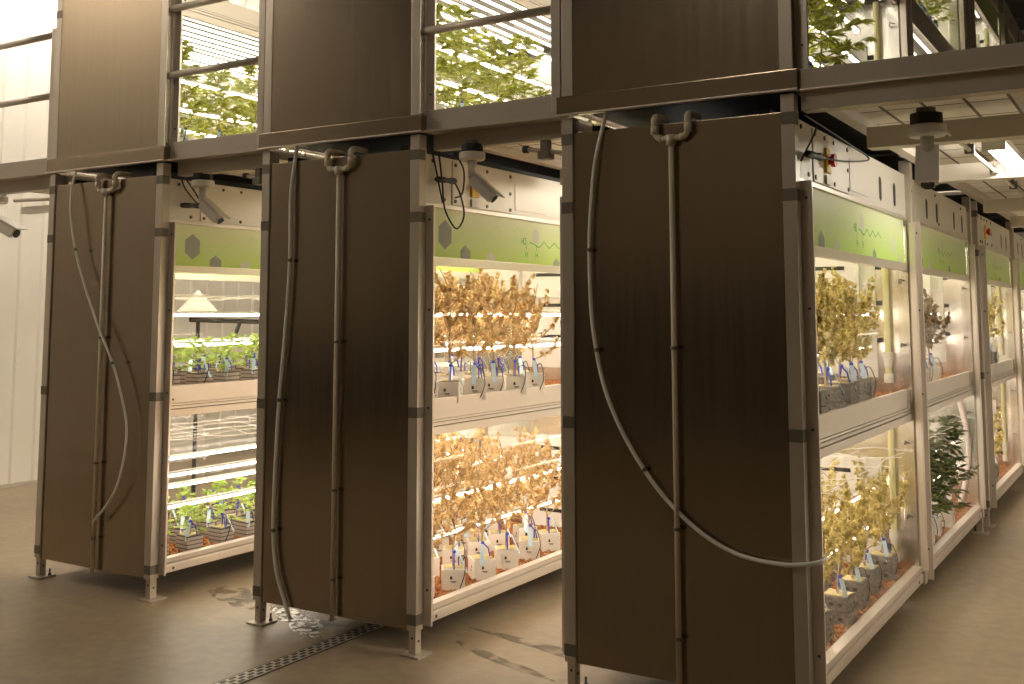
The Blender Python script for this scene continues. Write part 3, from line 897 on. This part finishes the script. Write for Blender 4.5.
# ------------------------------------------------------------------ pipes and hoses on the rack ends
def end_pipe(cx, left, right, label):
    t = thing('drain_pipe', label, 'pipe', (cx, -.05, .105), 'drain pipes down the rack ends')
    z0 = .105
    m = MB(); m.cyl((0, 0, 0), (0, 0, 2.335 - z0), .0115, 'pipe', 12); obj('pipe', m, t, True)
    c = MB()
    for z in (.22, 1.35, 1.95): c.tube([(-.022, .0, z), (.022, .0, z)], .021, 'connector', 8); 
    cl = MB()
    for z in (.19, .62, 1.35): cl.cyl((0, 0, z), (0, 0, z + .012), .017, 'connector', 12)
    obj('clip', cl, t)
    f = MB(); h = 2.338 - z0
    f.cyl((0, 0, h - .03), (0, 0, h + .012), .022, 'pipe', 12)
    for sx, dx in ((-1, left), (1, right)):
        f.tube(curve_pts([(0, 0, h), (sx * dx * .7, 0, h), (sx * dx, 0, h + .03), (sx * dx, 0, h + .07)], 4), .013, 'pipe', 10)
        f.cyl((sx * dx, 0, h + .02), (sx * dx, 0, h + .055), .017, 'pipe', 10)
        f.tube(curve_pts([(sx * dx, 0, h + .06), (sx * dx, .0, h + .085), (sx * dx, .03, h + .1), (sx * dx, .12, h + .1)], 4), .015, 'pipe', 10)
        f.cyl((sx * dx * .55, 0, h), (sx * dx * .72, 0, h), .016, 'pipe', 10)
    o = obj('branch_fitting', f, t, True)
end_pipe(-1.736, .073, .077, 'cream drain pipe with forked top down the end of the right rack')
end_pipe(-3.556, .078, .078, 'cream drain pipe with forked top down the end of the middle rack')
end_pipe(-5.380, .08, .08, 'cream drain pipe with forked top down the end of the left rack')

def hose(pts, r, label, clips, end=None):
    t = thing('hose', label, 'hose', (pts[0][0], pts[0][1], pts[-1][2]))
    O = Vector((pts[0][0], pts[0][1], pts[-1][2]))
    P_ = [Vector(p) - O for p in pts]
    m = MB(); m.tube(curve_pts(P_, 6), r, 'hose', 10); obj('tubing', m, t, True)
    c = MB()
    for k in clips:
        p = P_[k]; d = (P_[k + 1] - P_[k - 1]).normalized() * .008
        cm = MB(); cm.cyl(p - d, p + d, r * 1.35, 'connector', 10); obj('clip', cm, t)
    return t
def yz(l, y=-.045): return [(x, y, z) for x, z in l]
hose([(-2.045, -.008, 2.53), (-2.058, -.03, 2.44)] + yz([(-2.094, 2.272), (-2.115, 2.097), (-2.127, 1.878), (-2.12, 1.617), (-2.097, 1.445), (-2.056, 1.276), (-1.982, 1.112), (-1.879, .954), (-1.761, .823), (-1.621, .718), (-1.477, .657), (-1.318, .642), (-1.22, .652)]) + [(-1.165, -.02, .664), (-1.158, .02, .672)], .009,
     'white hose hanging in a long curve across the end of the right rack', (4, 6, 9))
hose([(-3.870, -.008, 2.53), (-3.874, -.03, 2.43)] + yz([(-3.888, 2.20), (-3.886, 1.88), (-3.908, 1.517), (-3.941, 1.155), (-3.959, .796), (-3.964, .493), (-3.937, .296), (-3.878, .155), (-3.835, .065)]), .0100,
     'white hose hanging straight down the end of the middle rack to the floor', (3, 5, 7))
hose([(-5.70, -.008, 2.53), (-5.694, -.05, 2.42)] + yz([(-5.672, 2.237), (-5.609, 1.988), (-5.511, 1.774), (-5.377, 1.535), (-5.229, 1.314), (-5.13, 1.105), (-5.086, .936), (-5.111, .737), (-5.188, .562), (-5.356, .393)], -.078), .0072,
     'thin white hose bowing across the end of the left rack', (3, 6))

# ------------------------------------------------------------------ mezzanine deck, beams, handrails
def lip(n, x0, x1):
    m = MB()
    m.box(x0, x1, -.045, .01, 2.487, 2.571, 'stainless', .004)
    m.box(x0, x1, -.055, -.02, 2.483, 2.491, 'alu', .001)
    return struct(f'trim_{n}', m)
lip(1, AX - .02, AX + W + .02); lip(2, BX - .02, BX + W + .02); lip(3, CX - .02, CX + W + .02)
def aisle_beam(n, x0, x1, zt=2.595):
    m = MB()
    m.box(x0, x1, .0, .03, 2.49, zt, 'alu_dull', .003)
    m.box(x0, x1, -.03, .06, 2.483, 2.492, 'alu_dull', .001)
    m.box(x0, x1, .06, .12, 2.405, 2.485, 'alu_dull', .003)
    return struct(f'trim_{n}', m)
aisle_beam(4, AX + W + .02, BX - .02); aisle_beam(5, BX + W + .02, CX - .02)
aisle_beam(6, -6.78, AX - .02)
m = MB()
m.box(CX + W + .02, -.12, -.02, .02, 2.487, 2.571, 'alu_dull', .003); m.box(CX + W + .02, -.12, .0, .08, 2.407, 2.487, 'alu_dull', .003)
m.box(CX + W + .02, -.12, -.028, .06, 2.482, 2.489, 'alu', .001)
struct('trim_7', m)
def deck(n, x0, x1, beams, y1=9.0):
    m = MB(); m.box(x0, x1, .06, y1, 2.50, 2.512, 'deck_tile')
    o = struct(f'ceiling_deck' if n == 0 else 'ceiling_deck', m)
    b = MB()
    for s in (x0, x1 - .06): b.box(s, s + .06, .12, y1, 2.455, 2.498, 'deck_steel')
    for y in beams: b.box(x0 + .075, x1 - .02, y, y + .10, 2.345, 2.44, 'deck_steel', .003)
    struct(f'trim_{n}', b)
deck(8, CX + W + .03, CX + W + .80, (.72, 2.2, 4.3, 5.9, 7.6))
deck(9, BX + W + .03, CX - .03, (1.2, 3.0, 5.0))
deck(10, AX + W + .03, BX - .03, (1.2, 3.0, 5.0))
deck(11, -6.78, AX - .03, (1.2, 3.0, 5.0))

def handrail(x0, x1, post_right, label):
    t = thing('handrail', label, 'handrail', (x1, .0, 2.60), 'guard rails across the mezzanine aisles')
    L = x0 - x1
    for z in (2.995, 3.395):
        m = MB(); m.tube([(L, 0, z - 2.6), (-.02, 0, z - 2.6)], .021, 'rail_paint', 10); obj('rail', m, t, True)
    m = MB(); m.box(-.024, .024, -.022, .022, -.09, .83, 'rail_paint', .004); obj('post', m, t)
    m = MB(); m.box(-.035, .035, -.03, .03, -.11, -.085, 'alu_dull', .003); obj('foot_bracket', m, t)
handrail(AX + W, BX - .035, True, 'grey guard rail between the upper left and upper middle racks')
handrail(BX + W, CX - .035, True, 'grey guard rail between the upper middle and upper right racks')
handrail(-6.76, AX - .03, True, 'grey guard rail left of the upper left rack before the white wall')

# ------------------------------------------------------------------ cameras, cables, lamps
def cctv(x, y, ztop, az, tilt, label, scale=1.0, fwd=.035):
    t = thing('security_camera', label, 'camera', (x, y, ztop), 'security cameras under the mezzanine')
    t.scale = (scale,) * 3
    m = MB(); m.cyl((0, 0, 0), (0, 0, -.03), .035, 'connector', 12); m.cyl((0, 0, -.022), (0, 0, -.066), .058, 'dark', 20); obj('junction_box', m, t)
    m = MB(); m.tube([(0, 0, -.066), (0, 0, -.07), (0, 0, -.10), (0, 0, -.108)], [.066, .070, .070, .062], 'white_plastic', 24); obj('mounting_disc', m, t)
    m = MB(); m.tube([(0, 0, -.105), (0, 0, -.20)], [.026, .022], 'white_plastic', 14); obj('arm', m, t, True)
    b = MB()
    d = Vector((math.cos(az) * math.cos(tilt), math.sin(az) * math.cos(tilt), -math.sin(tilt))); s = Vector((-math.sin(az), math.cos(az), 0)); u = s.cross(d) * -1
    M = Matrix.Translation(Vector((0, 0, -.205)) + d * fwd) @ Matrix((d, s, u)).transposed().to_4x4()
    bm = bmesh.new(); bmesh.ops.create_cube(bm, size=1)
    for v in bm.verts: v.co = Vector((v.co.x * .17, v.co.y * .072, v.co.z * .062))
    bmesh.ops.bevel(bm, geom=bm.edges[:], offset=.012, segments=2, affect='EDGES'); b.frombm(bm, 'white_plastic', M); o = obj('camera_body', b, t)
    h = MB(); bm = bmesh.new(); bmesh.ops.create_cube(bm, size=1)
    for v in bm.verts: v.co = Vector((v.co.x * .20 + .012, v.co.y * .082, v.co.z * .007 + .037))
    h.frombm(bm, 'white_plastic', M); obj('sun_hood', h, t)
    l = MB(); l.cyl(M @ Vector((.084, 0, 0)), M @ Vector((.088, 0, 0)), .024, 'dark', 14); obj('lens', l, t)
    return t
cctv(-2.812, .06, 2.435, .25, .75, 'white security camera on a disc mount beside the middle rack', .9, .085)
cctv(-4.715, .10, 2.432, .25, .70, 'white security camera hanging beside the left rack', .95, .085)
cctv(-.765, .20, 2.405, -1.45, .85, 'white security camera hanging under the beam over the right aisle', 1.05)
cctv(-6.90, .2, 2.50, .2, .42, 'white security camera left of the left rack before the white wall', 1.25, .10)

def cable(label, paths, plug, name='cable'):
    t = thing(name, label, 'cable', (plug[0][0], plug[0][1], plug[0][2])); O = Vector(plug[0])
    for p in paths:
        m = MB(); m.tube([q - O for q in curve_pts(p, 6)], .0045, 'black_rubber', 6); obj('wire', m, t, True)
    m = MB(); a = Vector((0, 0, 0)); b = Vector(plug[1]) - O
    m.tube([a, a.lerp(b, .1), a.lerp(b, .45), a.lerp(b, .5), a.lerp(b, .9), b], [.008, .016, .016, .011, .018, .014], 'black_rubber', 10); obj('plug', m, t, True)
    return t
BF = BX + W + .008; AF = AX + W + .008; CF = CX + W + .008
cable('black looped cable with plug hanging on the control panel of the middle rack',
      [[(BF, .06, 2.42), (BF + .01, .09, 2.30), (BF + .02, .13, 2.15)],
       [(BF, .12, 2.42), (BF + .01, .14, 2.25), (BF + .02, .15, 2.12), (BF + .02, .25, 2.03), (BF + .02, .32, 2.10), (BF + .02, .29, 2.2), (BF + .01, .25, 2.265)],
       [(BF, .26, 2.42), (BF + .01, .33, 2.34), (BF + .01, .32, 2.22), (BF, .27, 2.19)]],
      ((BF + .012, .08, 2.265), (BF + .012, .25, 2.272)))
cable('black cable with plug on the control panel of the left rack',
      [[(AF, .10, 2.40), (AF + .01, .12, 2.34), (AF + .01, .20, 2.27), (AF + .01, .24, 2.25)], [(AF, .13, 2.40), (AF + .01, .19, 2.33), (AF + .01, .25, 2.26)]],
      ((AF + .012, .09, 2.235), (AF + .012, .25, 2.245)))
cable('black cable with plug reaching along the control panel of the right rack',
      [[(CF, .28, 2.255), (CF + .03, .6, 2.275), (CF + .02, 1.05, 2.335), (CF, 1.14, 2.37), (CF - .01, .9, 2.385), (CF - .01, .5, 2.40), (CF - .01, .1, 2.41)],
       [(CF, .02, 2.21), (CF, .2, 2.33), (CF - .01, .3, 2.39)]],
      ((CF + .012, .05, 2.24), (CF + .012, .28, 2.255)))

for rx, zz, lab in ((AX, 2.66, 'black cable hanging in the corner of the upper left rack'), (BX, 2.95, 'black cable with two plugs in the corner of the upper middle rack'), (CX, 2.80, 'black cable with plugs in the corner of the upper right rack')):
    xx = rx + W - .065
    cable(lab, [[(xx, .085, 3.35), (xx - .004, .085, 3.1), (xx + .003, .085, 2.85), (xx, .085, 2.62)]], ((xx, .085, zz), (xx, .085, zz + .13)))

# clamp brackets hanging under the aisle beams
def clamp(x, y, z, label):
    t = thing('pipe_clamp', label, 'clamp', (x, y, z), 'pipe clamps under the mezzanine beams')
    m = MB(); m.box(-.02, .02, -.02, .02, -.05, 0, 'connector', .004); m.box(-.03, .03, -.03, .03, -.09, -.05, 'connector', .006); obj('bracket', m, t)
    m = MB(); m.tube([(-.10, 0, -.035), (.12, 0, -.07)], .011, 'alu_dull', 8); obj('rod', m, t)
    m = MB(); m.cyl((-.12, 0, -.033), (-.095, 0, -.035), .018, 'dark', 10); obj('end_knob', m, t)
clamp(-2.42, .09, 2.405, 'small black clamp with rod under the beam left of the right rack')
clamp(-4.25, .09, 2.405, 'small black clamp with rod under the beam left of the middle rack')

def lamp(x, y0, y1, z, label, group=None, mt='fixture_glow', wd=.05, top=2.50):
    t = thing('tube_light', label, 'light fixture', (x, y0, z), group)
    L = y1 - y0
    m = MB(); m.box(-wd, wd, 0, L, .012, .045, 'white_plastic', .004); obj('housing', m, t)
    for y in (L * .2, L * .8):
        m = MB(); m.tube([(0, y, .04), (0, y, top - z)], .006, 'deck_steel', 6); obj('hanger_rod', m, t)
    for y in (-.012, L): 
        m = MB(); m.box(-wd * 1.05, wd * 1.05, y, y + .012, -.028, .05, 'white_plastic', .003); obj('end_cap', m, t)
    m = MB(); m.tube([(0, .001, .0), (0, L - .001, .0)], wd * .72, mt, 10); obj('diffuser', m, t, True)
lamp(-.66, 1.30, 2.17, 2.40, 'lit tube light under the deck of the right aisle')
lamp(-2.52, 1.40, 2.75, 2.40, 'unseen tube light added under the deck between the middle and right racks', None, 'aisle_fill')  # this lamp and the next are added, unseen, to brighten floor and panels
lamp(-4.36, 1.40, 2.75, 2.40, 'unseen tube light added under the deck between the left and middle racks', None, 'aisle_fill')
t = thing('conduit', 'thin grey conduit running along the ceiling of the right aisle', 'conduit', (-.76, .35, 2.375))
mm = MB(); mm.tube([(0, 0, 0), (0, 7.6, 0)], .010, 'rail_paint', 8); obj('tube', mm, t, True)
for y in (.9, 1.75, 2.6, 3.6):
    c = MB(); c.box(-.022, .022, y - .014, y + .014, -.016, .03, 'connector', .003); c.cyl((0, y, .02), (0, y, .085), .006, 'connector', 6); obj('hanger', c, t)
t = thing('conduit', 'horizontal pipe and channel left of the left rack under the deck', 'conduit', (-7.2, .55, 2.40))
mm = MB(); mm.tube([(0, 0, .035), (1.2, 0, .0)], .014, 'alu_dull', 8); obj('tube', mm, t, True)
mm = MB(); mm.box(0, 1.2, .05, .12, -.06, -.01, 'white_plastic', .003); obj('channel', mm, t)

# unseen lamps added above the hall to light walls, panels and floor
for i, (x, y, z, g) in enumerate(((-8.5, -3.6, 5.6, 'mid_fill'), (-8.5, .4, 4.8, 'hall_fill'), (-8.5, 3.6, 4.8, 'hall_fill'), (-8.5, 7.0, 4.8, 'hall_fill'), (-3.0, -5.6, 5.75, 'front_fill'))):
    lamp(x, y, y + 2.4, z, 'unseen tube light added under the hall ceiling', 'added hall tube lights', g, .12, 6.0)

w = bpy.data.worlds.new('world'); SC.world = w; w.use_nodes = True
w.node_tree.nodes['Background'].inputs[0].default_value = (1, .9, .75, 1)
w.node_tree.nodes['Background'].inputs[1].default_value = .0
